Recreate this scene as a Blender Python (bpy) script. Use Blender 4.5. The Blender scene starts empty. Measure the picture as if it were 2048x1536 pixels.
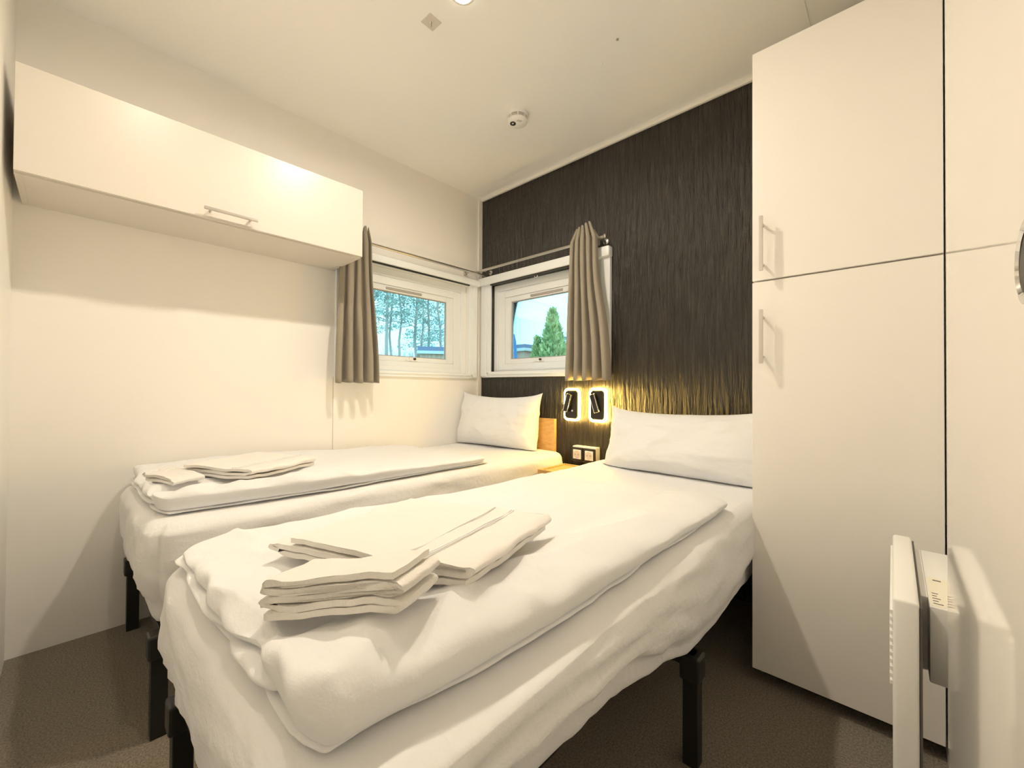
import bpy, bmesh, math, random
from mathutils import Vector, Matrix, noise
random.seed(7)
S = bpy.context.scene
COL = S.collection
PI = math.pi

# ------------------------------------------------------------------ helpers
def clamp(v, a=0.0, b=1.0): return max(a, min(b, v))
def lerp(a, b, t): return a + (b - a) * t
def sstep(a, b, v):
    t = clamp((v - a) / (b - a)); return t * t * (3 - 2 * t)
def gauss(v, c, w): return math.exp(-((v - c) / w) ** 2)
def N(x, y, z=0.0): return noise.noise(Vector((x, y, z)))
def fbm(x, y, z=0.0, o=4): return noise.fractal(Vector((x, y, z)), 0.9, 2.1, o)
def ridge(x, y, z=0.0, p=4): return (1 - min(1, abs(N(x, y, z)) * 1.6)) ** p

def bm_box(bm, x0, x1, y0, y1, z0, z1, bev=0.0, seg=2):
    r = bmesh.ops.create_cube(bm, size=1.0)
    vs = r['verts']
    for v in vs:
        v.co = Vector((lerp(x0, x1, v.co.x + .5), lerp(y0, y1, v.co.y + .5), lerp(z0, z1, v.co.z + .5)))
    if bev > 0:
        es = list({e for v in vs for e in v.link_edges})
        bmesh.ops.bevel(bm, geom=es, offset=bev, segments=seg, profile=0.5, affect='EDGES')

def bm_cyl(bm, p0, p1, r0, r1=None, seg=20, caps=True):
    p0, p1 = Vector(p0), Vector(p1); r1 = r0 if r1 is None else r1
    d = p1 - p0
    q = d.to_track_quat('Z', 'Y').to_matrix().to_4x4()
    m = Matrix.Translation((p0 + p1) / 2) @ q
    bmesh.ops.create_cone(bm, cap_ends=caps, segments=seg, radius1=r0, radius2=r1, depth=d.length, matrix=m)

def bm_tube(bm, pts, r, seg=8, closed=False):
    pts = [Vector(p) for p in pts]; n = len(pts); rings = []
    rr = r if isinstance(r, (list, tuple)) else [r] * n
    nrm = None
    for i, p in enumerate(pts):
        a = pts[(i - 1) % n] if (closed or i > 0) else p
        b = pts[(i + 1) % n] if (closed or i < n - 1) else p
        t = (b - a).normalized()
        if nrm is None:
            nrm = t.orthogonal().normalized()
        nrm = (nrm - t * nrm.dot(t)).normalized()
        bn = t.cross(nrm)
        rings.append([bm.verts.new(p + rr[i] * (math.cos(2*PI*k/seg) * nrm + math.sin(2*PI*k/seg) * bn)) for k in range(seg)])
    for i in range(n if closed else n - 1):
        A, B = rings[i], rings[(i + 1) % n]
        for k in range(seg):
            bm.faces.new((A[k], A[(k+1) % seg], B[(k+1) % seg], B[k]))
    if not closed:
        bm.faces.new(rings[0][::-1]); bm.faces.new(rings[-1])

def bm_lathe(bm, prof, c, axis='Z', seg=32, ring=False):
    # prof: list of (radius, height along axis) ; closed at both ends when radius 0
    c = Vector(c); rings = []
    for r, h in prof:
        ring = []
        for k in range(seg):
            a = 2*PI*k/seg; u, v = r*math.cos(a), r*math.sin(a)
            co = {'Z': (u, v, h), 'X': (h, u, v), 'Y': (u, h, v)}[axis]
            ring.append(bm.verts.new(c + Vector(co)))
        rings.append(ring)
    for A, B in zip(rings, rings[1:] + (rings[:1] if ring else [])):
        for k in range(seg):
            bm.faces.new((A[k], A[(k+1) % seg], B[(k+1) % seg], B[k]))
    if not ring: bm.faces.new(rings[0][::-1]); bm.faces.new(rings[-1])

def axis_lines(L, r, n):
    k = 5
    edge = [r - r*math.tan(PI/4*(1 - i/k)) for i in range(k)]
    inner = [lerp(r, L - r, i/max(1, n)) for i in range(n + 1)]
    return edge + inner + [L - e for e in reversed(edge)]

def bm_round(bm, x0, x1, y0, y1, z0, z1, r, nx, ny, nz, fn=None):
    """closed rounded box on a fine grid; fn(co, n) moves every vertex"""
    xs, ys, zs = axis_lines(x1-x0, r, nx), axis_lines(y1-y0, r, ny), axis_lines(z1-z0, r, nz)
    lo, hi = Vector((x0, y0, z0)), Vector((x1, y1, z1)); vd = {}
    I, J, K = len(xs)-1, len(ys)-1, len(zs)-1
    def V(i, j, k):
        key = (i, j, k)
        if key not in vd:
            p = lo + Vector((xs[i], ys[j], zs[k]))
            q = Vector([clamp(p[a], lo[a]+r, hi[a]-r) for a in range(3)])
            n = (p - q).normalized()
            co = q + n * r
            vd[key] = bm.verts.new(fn(co, n) if fn else co)
        return vd[key]
    for i in range(I):
        for j in range(J):
            bm.faces.new((V(i,j,0), V(i,j+1,0), V(i+1,j+1,0), V(i+1,j,0)))
            bm.faces.new((V(i,j,K), V(i+1,j,K), V(i+1,j+1,K), V(i,j+1,K)))
    for i in range(I):
        for k in range(K):
            bm.faces.new((V(i,0,k), V(i+1,0,k), V(i+1,0,k+1), V(i,0,k+1)))
            bm.faces.new((V(i,J,k), V(i,J,k+1), V(i+1,J,k+1), V(i+1,J,k)))
    for j in range(J):
        for k in range(K):
            bm.faces.new((V(0,j,k), V(0,j,k+1), V(0,j+1,k+1), V(0,j+1,k)))
            bm.faces.new((V(I,j,k), V(I,j+1,k), V(I,j+1,k+1), V(I,j,k+1)))

def new(): return bmesh.new()
def base(o):
    v = Vector((0, 0, 0))
    while o is not None:
        v += o.location; o = o.parent
    return v
def obj(name, bm, m, parent=None, smooth=False, loc=None, angle=40):
    """link the bmesh (built in world coordinates) as ONE mesh object"""
    off = base(parent)
    if loc is not None: off = off + (Vector(loc) - off)
    bmesh.ops.recalc_face_normals(bm, faces=bm.faces[:])
    bmesh.ops.translate(bm, verts=bm.verts[:], vec=-off)
    me = bpy.data.meshes.new(name); bm.to_mesh(me); bm.free()
    me.materials.append(m)
    if smooth:
        for p in me.polygons: p.use_smooth = True
        if angle < 180: me.set_sharp_from_angle(angle=math.radians(angle))
    o = bpy.data.objects.new(name, me); COL.objects.link(o)
    if parent is not None: o.parent = parent
    if loc is not None: o.location = Vector(loc) - base(parent)
    return o
def tag(o, label, cat, group=None, kind='thing'):
    o['label'] = label; o['category'] = cat; o['kind'] = kind
    if group: o['group'] = group
    return o
def thing(name, label, cat, loc, group=None):
    o = bpy.data.objects.new(name, None); COL.objects.link(o); o.location = loc
    o.empty_display_size = .05
    return tag(o, label, cat, group)
def struct(name, bm, m, parent=None, **k):
    o = obj(name, bm, m, parent, **k); o['kind'] = 'structure'; return o
def dup(root, loc, rz=0.0, label=None):
    r = root.copy(); COL.objects.link(r); r.location = loc; r.rotation_euler = (0, 0, rz)
    if label: r['label'] = label
    def rec(a, b):
        for ch in list(a.children):
            c = ch.copy(); COL.objects.link(c); c.parent = b; rec(ch, c)
    rec(root, r)
    return r

# ------------------------------------------------------------------ materials
def mat(name, col, rough=.5, spec=.5, metal=0.0, bump=None, var=None, sheen=0.0, coat=0.0, emit=None):
    m = bpy.data.materials.new(name); m.use_nodes = True
    nt = m.node_tree; P = nt.nodes['Principled BSDF']
    P.inputs['Base Color'].default_value = (*col, 1); P.inputs['Roughness'].default_value = rough
    P.inputs['Specular IOR Level'].default_value = spec; P.inputs['Metallic'].default_value = metal
    P.inputs['Sheen Weight'].default_value = sheen; P.inputs['Coat Weight'].default_value = coat
    P.inputs['Coat Roughness'].default_value = .05
    if emit:
        P.inputs['Emission Color'].default_value = (*emit[0], 1); P.inputs['Emission Strength'].default_value = emit[1]
    tc = nt.nodes.new('ShaderNodeTexCoord')
    def tex(scale, detail=4, rough_=.6):
        mp = nt.nodes.new('ShaderNodeMapping'); mp.inputs['Scale'].default_value = scale
        nt.links.new(tc.outputs['Object'], mp.inputs['Vector'])
        t = nt.nodes.new('ShaderNodeTexNoise'); t.inputs['Scale'].default_value = 1
        t.inputs['Detail'].default_value = detail; t.inputs['Roughness'].default_value = rough_
        nt.links.new(mp.outputs['Vector'], t.inputs['Vector']); return t
    if bump:
        scale, strength, dist = bump
        if not hasattr(scale, '__len__'): scale = (scale,)*3
        t = tex(scale); b = nt.nodes.new('ShaderNodeBump')
        b.inputs['Strength'].default_value = strength; b.inputs['Distance'].default_value = dist
        nt.links.new(t.outputs['Fac'], b.inputs['Height']); nt.links.new(b.outputs['Normal'], P.inputs['Normal'])
    if var:
        col2, scale, lo, hi = var
        if not hasattr(scale, '__len__'): scale = (scale,)*3
        t = tex(scale); rp = nt.nodes.new('ShaderNodeValToRGB')
        rp.color_ramp.elements[0].position = lo; rp.color_ramp.elements[1].position = hi
        rp.color_ramp.elements[0].color = (*col, 1); rp.color_ramp.elements[1].color = (*col2, 1)
        nt.links.new(t.outputs['Fac'], rp.inputs['Fac']); nt.links.new(rp.outputs['Color'], P.inputs['Base Color'])
    return m

M = {}
M['wall'] = mat('wall_panel', (.86, .85, .83), .45, .35, bump=(260, .04, .001))
M['ceil'] = mat('ceiling_panel', (.92, .925, .93), .5, .3, bump=(220, .04, .001))
M['gloss'] = mat('gloss_white_panel', (.86, .84, .81), .05, .5)
M['trimw'] = mat('white_trim', (.84, .82, .78), .35, .4)
M['seam'] = mat('panel_seam', (.55, .52, .46), .6)
M['melamine'] = mat('white_melamine', (.86, .84, .81), .32, .45, bump=(400, .02, .0005))
M['melamine_dim'] = mat('dimmed_white_melamine', (.69, .66, .615), .32, .45, bump=(400, .02, .0005))  # same white as the wardrobe, darkened against the strong spotlight on the cupboard
M['dark'] = mat('dark_wallpaper', (.021, .019, .0165), .40, .5, bump=((48, 48, 5), 1.0, .030), var=((.050, .045, .038), (60, 60, 5), .45, .70))
M['carpet'] = mat('carpet', (.140, .115, .084), .95, .1, bump=(300, .9, .004), var=((.33, .29, .235), 210, .36, .70), sheen=.2)
M['linen'] = mat('white_linen', (.765, .775, .80), .8, .2, bump=((34, 60, 60), .30, .006), sheen=.1)
M['sheet'] = mat('white_sheet', (.775, .78, .80), .82, .2, bump=((24, 50, 70), .30, .006), sheen=.1)
M['terry'] = mat('terry_cloth', (.82, .80, .775), .95, .1, bump=(420, .55, .0022), sheen=.3)
M['black'] = mat('black_metal', (.012, .012, .012), .45, .5)
M['blackp'] = mat('black_plastic', (.015, .014, .013), .35, .5)
M['plate'] = mat('black_lamp_plate', (.05, .042, .03), .4, .5)
M['steel'] = mat('brushed_steel', (.62, .60, .57), .28, .5, 1.0)
M['chrome'] = mat('chrome', (.75, .74, .72), .12, .5, 1.0)
M['plastic'] = mat('white_plastic', (.86, .86, .85), .35, .45)
M['pvc'] = mat('white_window_plastic', (.82, .86, .90), .28, .45)
M['grey'] = mat('grey_plastic', (.42, .39, .36), .5)
M['oak'] = mat('oak_wood', (.56, .34, .13), .5, .35, bump=((14, 160, 160), .12, .001), var=((.72, .47, .20), (5, 60, 60), .35, .7))
M['oakv'] = mat('oak_board', (.56, .34, .13), .5, .35, bump=((160, 160, 14), .12, .001), var=((.74, .49, .21), (16, 60, 60), .35, .7))
M['slatw'] = mat('slat_wood', (.34, .24, .19), .6)
M['slatd'] = mat('shaded_slat', (.035, .028, .024), .7)  # near-black in place of brown wood, for the shade under the beds
M['curtain'] = mat('grey_curtain_cloth', (.250, .222, .178), .9, .15, bump=((500, 500, 900), .5, .0015), var=((.40, .355, .29), (500, 500, 900), .35, .7), sheen=.2)
M['label'] = mat('paper_label', (.85, .82, .70), .6)
M['ink'] = mat('print_ink', (.12, .11, .10), .7)
M['clear'] = mat('clear_adhesive_plastic', (.66, .63, .59), .25, .5)
M['lamp'] = mat('lamp_lens', (1, .9, .7), .5, emit=((1.0, .86, .67), 1560))
M['led'] = mat('led_ring', (1, .85, .5), .5, emit=((1.0, .62, .13), 190))
M['leddim'] = mat('led_ring_dim', (1, .85, .5), .5, emit=((1.0, .64, .15), 75))
# outdoors: plants, trunks and sheds lightened and reddened for haze and cyan skylight
M['needles'] = mat('pine_needles', (.34, .36, .33), .9, .1, var=((.62, .62, .55), 3, .35, .65))
M['thuja'] = mat('thuja_needles', (.32, .36, .15), .9, .1, var=((.75, .68, .33), 5, .35, .65))
M['bark'] = mat('pine_bark', (.55, .40, .36), .9, .1)
M['twig'] = mat('bare_twigs', (.55, .42, .42), .9, .1)
M['shedw'] = mat('red_brown_boards', (.70, .38, .28), .85, .1, var=((.82, .48, .38), (8, 8, .3), .4, .6))
M['roofd'] = mat('dark_blue_roof', (.26, .22, .34), .6)
M['roofe'] = mat('grey_roof_edge', (.75, .66, .62), .6)
M['bluep'] = mat('blue_plastic', (.10, .25, .60), .4)
M['ground'] = mat('winter_grass', (.20, .22, .14), .95, .1, var=((.30, .28, .20), 2, .4, .6))
M['vanw'] = mat('white_roof', (.75, .78, .78), .5)

def glass_mat():
    m = bpy.data.materials.new('window_glass'); m.use_nodes = True
    nt = m.node_tree; nt.nodes.remove(nt.nodes['Principled BSDF'])
    out = nt.nodes['Material Output']
    t = nt.nodes.new('ShaderNodeBsdfTransparent'); t.inputs['Color'].default_value = (.95, .99, .98, 1)
    g = nt.nodes.new('ShaderNodeBsdfGlossy'); g.inputs['Roughness'].default_value = .02
    f = nt.nodes.new('ShaderNodeFresnel'); f.inputs['IOR'].default_value = 1.45
    mx = nt.nodes.new('ShaderNodeMixShader')
    nt.links.new(f.outputs[0], mx.inputs[0]); nt.links.new(t.outputs[0], mx.inputs[1]); nt.links.new(g.outputs[0], mx.inputs[2])
    nt.links.new(mx.outputs[0], out.inputs['Surface']); return m
M['glass'] = glass_mat()

# ------------------------------------------------------------------ camera, world
W, D, H, NEAR = 2.2945, 0.0, 2.30, -2.1675
cam = bpy.data.cameras.new('camera'); co = bpy.data.objects.new('camera', cam); COL.objects.link(co)
yw, pt, rl = math.radians(42.984), math.radians(.5762), math.radians(.3472)
f = Vector((-math.sin(yw)*math.cos(pt), math.cos(yw)*math.cos(pt), math.sin(pt)))
rt = Vector((math.cos(yw), math.sin(yw), 0)); up = rt.cross(f)
R = math.cos(rl)*rt + math.sin(rl)*up; U = -math.sin(rl)*rt + math.cos(rl)*up
co.matrix_world = Matrix(((R.x, U.x, -f.x, 2.1971), (R.y, U.y, -f.y, -2.0206), (R.z, U.z, -f.z, .93), (0, 0, 0, 1)))
cam.sensor_width = 36; cam.lens = 818.6/2048*36; cam.clip_start = .01; cam.clip_end = 300
S.camera = co
wd = bpy.data.worlds.new('overcast_sky'); S.world = wd; wd.use_nodes = True
bg = wd.node_tree.nodes['Background']; bg.inputs[0].default_value = (.42, 1.0, 1.25, 1); bg.inputs[1].default_value = 2.6

# ------------------------------------------------------------------ room shell
T = .09
b = new(); bm_box(b, -T, W+T, NEAR-T, T, -.1, 0); struct('floor', b, M['carpet'])
b = new(); bm_box(b, -T, W+T, NEAR-T, T, H, H+.08); struct('ceiling', b, M['ceil'])
# window openings:  window_1 in the left wall (y range), window_2 in the back wall (x range)
w1 = (-.998, -.122, 1.03, 1.645); w2 = (.1155, .972, 1.045, 1.655)
b = new()
bm_box(b, -T, 0, NEAR-T, w1[0], 0, H); bm_box(b, -T, 0, w1[1], 0, 0, H)
bm_box(b, -T, 0, w1[0], w1[1], 0, w1[2]); bm_box(b, -T, 0, w1[0], w1[1], w1[3], H)
struct('wall_left', b, M['wall'])
b = new()
bm_box(b, -T, w2[0], 0, T, 0, H); bm_box(b, w2[1], W+T, 0, T, 0, H)
bm_box(b, w2[0], w2[1], 0, T, 0, w2[2]); bm_box(b, w2[0], w2[1], 0, T, w2[3], H)
struct('wall_back', b, M['dark'])
b = new(); bm_box(b, W, W+T, NEAR-T, 0, 0, H); struct('wall_right', b, M['wall'])
b = new(); bm_box(b, 0, W, NEAR-T, NEAR, 0, H); struct('wall_near', b, M['wall'])
b = new(); bm_box(b, .012, W, -.018, 0, H-.020, H, .004); struct('trim_1', b, M['trimw'])       # cove above the dark wall
b = new(); bm_box(b, 0, .012, -.034, 0, 0, H-.0005, .002); bm_box(b, 0, .012, -.034, 0, 0, .02); struct('trim_2', b, M['trimw'])
b = new(); bm_box(b, 1.930, 1.972, NEAR, -.018, H-.005, H); struct('trim_3', b, M['ceil'])       # ceiling joint strip
b = new(); bm_box(b, 0, .0015, -1.071, -1.068, 0, .985); struct('trim_4', b, M['seam'])

def make_window(name, horiz, lo, hi, z0, z1, clo, chi, cz0, pz0, pz1, so, si, sz, gl, gz0, gz1, vent, latch):
    """horiz: function (along, depth, z)->(x,y,z); depth positive into the room"""
    def B(bm, a0, a1, d0, d1, z0_, z1_, bev=.003):
        p, q = horiz(a0, d0, z0_), horiz(a1, d1, z1_)
        bm_box(bm, min(p[0], q[0]), max(p[0], q[0]), min(p[1], q[1]), max(p[1], q[1]), z0_, z1_, bev)
    def frame(bm, a0, a1, zz0, zz1, wl, wr, wb, wt, d0, d1, bev=.003):
        B(bm, a0, a0+wl, d0, d1, zz0, zz1, bev); B(bm, a1-wr, a1, d0, d1, zz0, zz1, bev)
        B(bm, a0+wl, a1-wr, d0, d1, zz0, zz0+wb, bev); B(bm, a0+wl, a1-wr, d0, d1, zz1-wt, zz1, bev)
    # casing with stepped stiles
    bm = new()
    wl, wr = lo - clo, chi - hi
    frame(bm, clo, chi, cz0, pz0+.01, wl, wr, z0-cz0, pz0+.01-z1, 0.0005, .014)
    B(bm, clo, clo+.6*wl, .014, .024, cz0+.008, pz0, .002); B(bm, chi-.6*wr, chi, .014, .024, cz0+.008, pz0, .002)
    B(bm, lo-.012, hi+.012, .014, .020, cz0+.018, z0-.002, .002)
    root = struct(name, bm, M['pvc'])
    bm = new(); B(bm, clo-.004, chi+.006, .0005, .048, pz0, pz1, .008); struct('blind_box', bm, M['pvc'], root, smooth=True)
    bm = new(); B(bm, lo+.02, hi-.02, .026, .040, pz0-.008, pz0+.002, 0); struct('blind_slot', bm, M['blackp'], root)
    # reveal + outer sash frame + inner sash frame
    bm = new(); e = .0006
    frame(bm, lo+e, hi-e, z0+e, z1-e, so[0]-lo, hi-so[1], sz[0]-z0, z1-sz[1], -.085, -.022); struct('reveal', bm, M['pvc'], root)
    bm = new(); frame(bm, so[0], so[1], sz[0], sz[1], si[0]-so[0], so[1]-si[1], si[2]-sz[0], sz[1]-si[3], -.080, -.034); struct('outer_frame', bm, M['pvc'], root)
    bm = new(); frame(bm, si[0], si[1], si[2], si[3], gl[0]-si[0], si[1]-gl[1], gz0-si[2], si[3]-gz1, -.074, -.042, .004); struct('sash', bm, M['pvc'], root)
    bm = new(); frame(bm, gl[0], gl[1], gz0, gz1, .006, .006, .005, .005, -.062, -.052, 0); struct('gasket', bm, M['grey'], root)
    bm = new(); B(bm, gl[0]+.002, gl[1]-.002, -.0605, -.0565, gz0+.002, gz1-.002, 0); struct('pane', bm, M['glass'], root)
    bm = new(); B(bm, vent[0], vent[1], -.044, -.036, vent[2], vent[3], .002); v = struct('vent_slot', bm, M['grey'], root)
    bm = new(); B(bm, latch-.03, latch+.03, -.044, -.034, si[2]+.004, si[2]+.030, .003); l = struct('latch', bm, M['plastic'], root)
    bm = new(); p = horiz(latch+.004, -.034, si[2]+.019); q = horiz(latch+.004, -.022, si[2]+.019)
    bm_cyl(bm, p, q, .007, seg=12); struct('latch_button', bm, M['blackp'], l)
    bm = new(); p = horiz(latch-.06, -.030, si[2]+.008); q = horiz(latch-.02, -.030, si[2]+.010)
    bm_cyl(bm, p, q, .003, seg=8); struct('latch_lever', bm, M['plastic'], l)
    # roller blind pull knob and corner pegs
    mid = (lo + hi)/2
    bm = new(); bm_tube(bm, [horiz(mid+.012*math.cos(t), .03, pz0-.012-.012*math.sin(t)) for t in [PI*i/8 for i in range(9)]], .002, 6)
    struct('pull_loop', bm, M['plastic'], root, smooth=True)
    for a in (lo-.02, hi+.02):
        bm = new(); bm_cyl(bm, horiz(a, .02, z0-.012), horiz(a, .027, z0-.012), .006, seg=10); struct('screw_cap', bm, M['clear'], root)
    return root
make_window('window_1', lambda a, d, z: (d, a, z), w1[0], w1[1], w1[2], w1[3], -1.067, -.055, .995, 1.648, 1.692,
            (-.954, -.166), (-.896, -.224, 1.092, 1.550), (1.060, 1.600), (-.842, -.278), 1.122, 1.515, (-.74, -.485, 1.524, 1.538), -.545)
make_window('window_2', lambda a, d, z: (a, -d, z), w2[0], w2[1], w2[2], w2[3], .0255, 1.063, 1.004, 1.655, 1.712,
            (.153, .935), (.21, .888, 1.098, 1.562), (1.062, 1.610), (.258, .835), 1.130, 1.528, (.44, .70, 1.536, 1.551), .53)

# ------------------------------------------------------------------ ceiling fittings
M['lampfill'] = mat('fill_lamp_lens', (1, .9, .7), .5, emit=((1.0, .86, .67), 520))  # lens of the unseen second spotlight, added to brighten the wardrobe side
for (lx, ly, lm, lab) in ((1.108, -1.116, 'lamp', 'glowing round spotlight recessed in the white ceiling'), (1.108, -1.800, 'lampfill', 'unseen second ceiling spotlight added as fill near the entrance wall')):
    t = thing('ceiling_spotlight', lab, 'ceiling light', (lx, ly, H), 'recessed ceiling spotlights')
    b = new(); bm_lathe(b, [(.034, -.0006), (.044, -.0006), (.046, -.004), (.041, -.007), (.0345, -.007)], (lx, ly, H), seg=40, ring=True); obj('bezel', b, M['trimw'], t, True)
    b = new(); bm_lathe(b, [(.0, -.001), (.0335, -.001), (.0335, -.0025), (.020, -.003), (0.0, -.003)], (lx, ly, H), seg=40); obj('lens', b, M[lm], t, True)

c = Vector((.826, -.521, H))
t = thing('smoke_detector', 'round white smoke detector on the ceiling', 'smoke detector', c)
b = new(); bm_lathe(b, [(0, -.0005), (.051, -.0005), (.052, -.004), (.052, -.016), (.049, -.019), (0, -.019)], c, seg=48); obj('base_ring', b, M['plastic'], t, True)
b = new(); bm_lathe(b, [(0, -.019), (.0455, -.019), (.0455, -.034), (0, -.034)], c, seg=48); obj('vent_band', b, M['slatw'], t, True)
b = new()
for k in range(8):
    a = 2*PI*k/8; d = Vector((math.cos(a), math.sin(a), 0)); p = c + d*.0475
    bm_cyl(b, p + Vector((0, 0, -.019)), p + Vector((0, 0, -.034)), .003, seg=8)
for hh in (.024, .029): bm_lathe(b, [(.0455, -hh), (.0482, -hh), (.0482, -hh-.0012), (.0455, -hh-.0012)], c, seg=48)
obj('vent_rib', b, M['plastic'], t, True)
b = new(); bm_lathe(b, [(0, -.034), (.0490, -.034), (.0498, -.038), (.046, -.046), (.036, -.051), (0, -.053)], c, seg=48); obj('cover', b, M['plastic'], t, True)
p = c + Vector((-.012, -.020, 0))
b = new(); bm_lathe(b, [(.0, -.052), (.0145, -.0515), (.0145, -.0545), (.011, -.0555), (.0105, -.0535), (0, -.0535)], p, seg=28); tb = obj('test_button', b, M['blackp'], t, True)
b = new(); bm_lathe(b, [(0, -.0535), (.0075, -.0535), (.006, -.056), (0, -.0565)], p, seg=20); obj('button_dome', b, M['chrome'], tb, True)
b = new()
for k in range(3):
    q = c + Vector((.028 - .004*k, -.006 - .007*k, 0)); bm_box(b, q.x-.007, q.x+.007, q.y-.0012, q.y+.0012, q.z-.0528, q.z-.0500)
obj('sounder_slot', b, M['grey'], t)

c = Vector((.9337, -1.1208, H))
t = thing('adhesive_hook', 'clear square adhesive hook stuck on the ceiling', 'hook', c)
b = new(); bm_box(b, c.x-.0275, c.x+.0275, c.y-.0275, c.y+.0275, H-.003, H-.0003, .0012)
bmesh.ops.rotate(b, verts=b.verts[:], cent=c, matrix=Matrix.Rotation(math.radians(-43+45), 3, 'Z')); obj('backing_plate', b, M['clear'], t)
b = new(); bm_tube(b, [c + Vector(p) for p in ((0, 0, -.003), (.001, -.001, -.018), (.004, -.004, -.026), (.010, -.010, -.028), (.014, -.014, -.024), (.015, -.015, -.016))], .0022, 8); obj('wire_hook', b, M['steel'], t, True)
for nm, x, y, mt, lab in (('ceiling_screw', 1.4096, -.5815, 'grey', 'tiny dark screw head in the ceiling nearer the wardrobe'), ('ceiling_plug', 1.2991, -.5151, 'plastic', 'tiny white screw cap on the ceiling')):
    b = new(); bm_lathe(b, [(0, 0), (.005, 0), (.005, -.003), (.003, -.005), (0, -.0055)], (x, y, H-.0003), seg=16)
    tag(obj(nm, b, M[mt], None, True, loc=(x, y, H)), lab, 'screw')

# ------------------------------------------------------------------ wall cabinet
def handle(name, p0, p1, out, parent, bar=(.010, .010)):
    """bar handle: p0,p1 ends on the door plane, out = unit normal; parts bar + two posts in one mesh"""
    p0, p1, out = Vector(p0), Vector(p1), Vector(out); ax = (p1-p0).normalized(); sd = ax.cross(out)
    b = new()
    def blk(c, l, w, h):
        r = bmesh.ops.create_cube(b, size=1.0)
        for v in r['verts']: v.co = c + ax*(v.co.x*l) + sd*(v.co.y*w) + out*(v.co.z*h)
        bmesh.ops.bevel(b, geom=list({e for v in r['verts'] for e in v.link_edges}), offset=.001, segments=2, affect='EDGES')
    blk((p0+p1)/2 + out*.030, (p1-p0).length, bar[0], bar[1])
    for q in (lerp(0, 1, .13), lerp(0, 1, .87)):
        a = p0.lerp(p1, q); bm_cyl(b, a, a + out*.027, .0042, seg=12)
    return obj(name, b, M['steel'], parent, True)

cy0, cy1, cz0, cz1, cd = -2.147, -1.075, 1.5545, 1.8775, .325
t = thing('overhead_cupboard', 'long white overhead cupboard fixed to the left wall above the bed', 'cupboard', (.0, (cy0+cy1)/2, cz0))
b = new(); e = .0008
bm_box(b, e, cd-.019, cy0, cy0+.016, cz0, cz1, .001); bm_box(b, e, cd-.019, cy1-.016, cy1, cz0, cz1, .001)
bm_box(b, e, cd-.019, cy0+.016, cy1-.016, cz0, cz0+.016, .001); bm_box(b, e, cd-.019, cy0+.016, cy1-.016, cz1-.016, cz1, .001)
bm_box(b, e, .006, cy0+.016, cy1-.016, cz0+.016, cz1-.016)
obj('carcass', b, M['melamine_dim'], t)
b = new(); bm_box(b, cd-.0175, cd, cy0+.0005, cy1-.0005, cz0+.004, cz1, .0015); dr = obj('flap_door', b, M['melamine_dim'], t)
handle('handle', (cd, -1.700, 1.586), (cd, -1.527, 1.586), (1, 0, 0), dr)

# ------------------------------------------------------------------ wardrobe
wx0, wy, wz0, wzd, wz1 = 1.8648, -.53, .043, 1.2757, 2.016
t = thing('wardrobe', 'tall white two-door wardrobe in the corner beside the bed', 'wardrobe', ((wx0+W)/2, wy/2, 0))
b = new(); g = .0015
bm_box(b, wx0, wx0+.018, wy+.021, -.004, wz0, wz1, .001); bm_box(b, W-.020, W-.002, wy+.021, -.004, wz0, wz1, .001)
bm_box(b, wx0+.018, W-.020, wy+.021, -.004, wz1-.018, wz1, .001); bm_box(b, wx0+.018, W-.020, wy+.021, -.004, wz0, wz0+.018, .001)
bm_box(b, wx0+.018, W-.020, -.012, -.004, wz0+.018, wz1-.018); bm_box(b, wx0+.018, W-.020, wy+.023, -.012, wzd-.009, wzd+.009)
obj('carcass', b, M['melamine'], t)
b = new(); bm_box(b, wx0+.02, W-.02, wy+.07, -.02, 0, wz0); obj('plinth', b, M['blackp'], t)
for z0, z1, h0, h1, lab in ((wzd+.0025, wz1, 1.302, 1.473, 'upper door'), (wz0, wzd-.0025, 1.0115, 1.180, 'lower door')):
    b = new(); bm_box(b, wx0, W-.004, wy, wy+.0185, z0, z1, .0012); dr = obj('door', b, M['melamine'], t); dr['label'] = lab + ' of the wardrobe'
    handle('handle', (1.8955, wy, h0), (1.8955, wy, h1), (0, -1, 0), dr)

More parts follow.
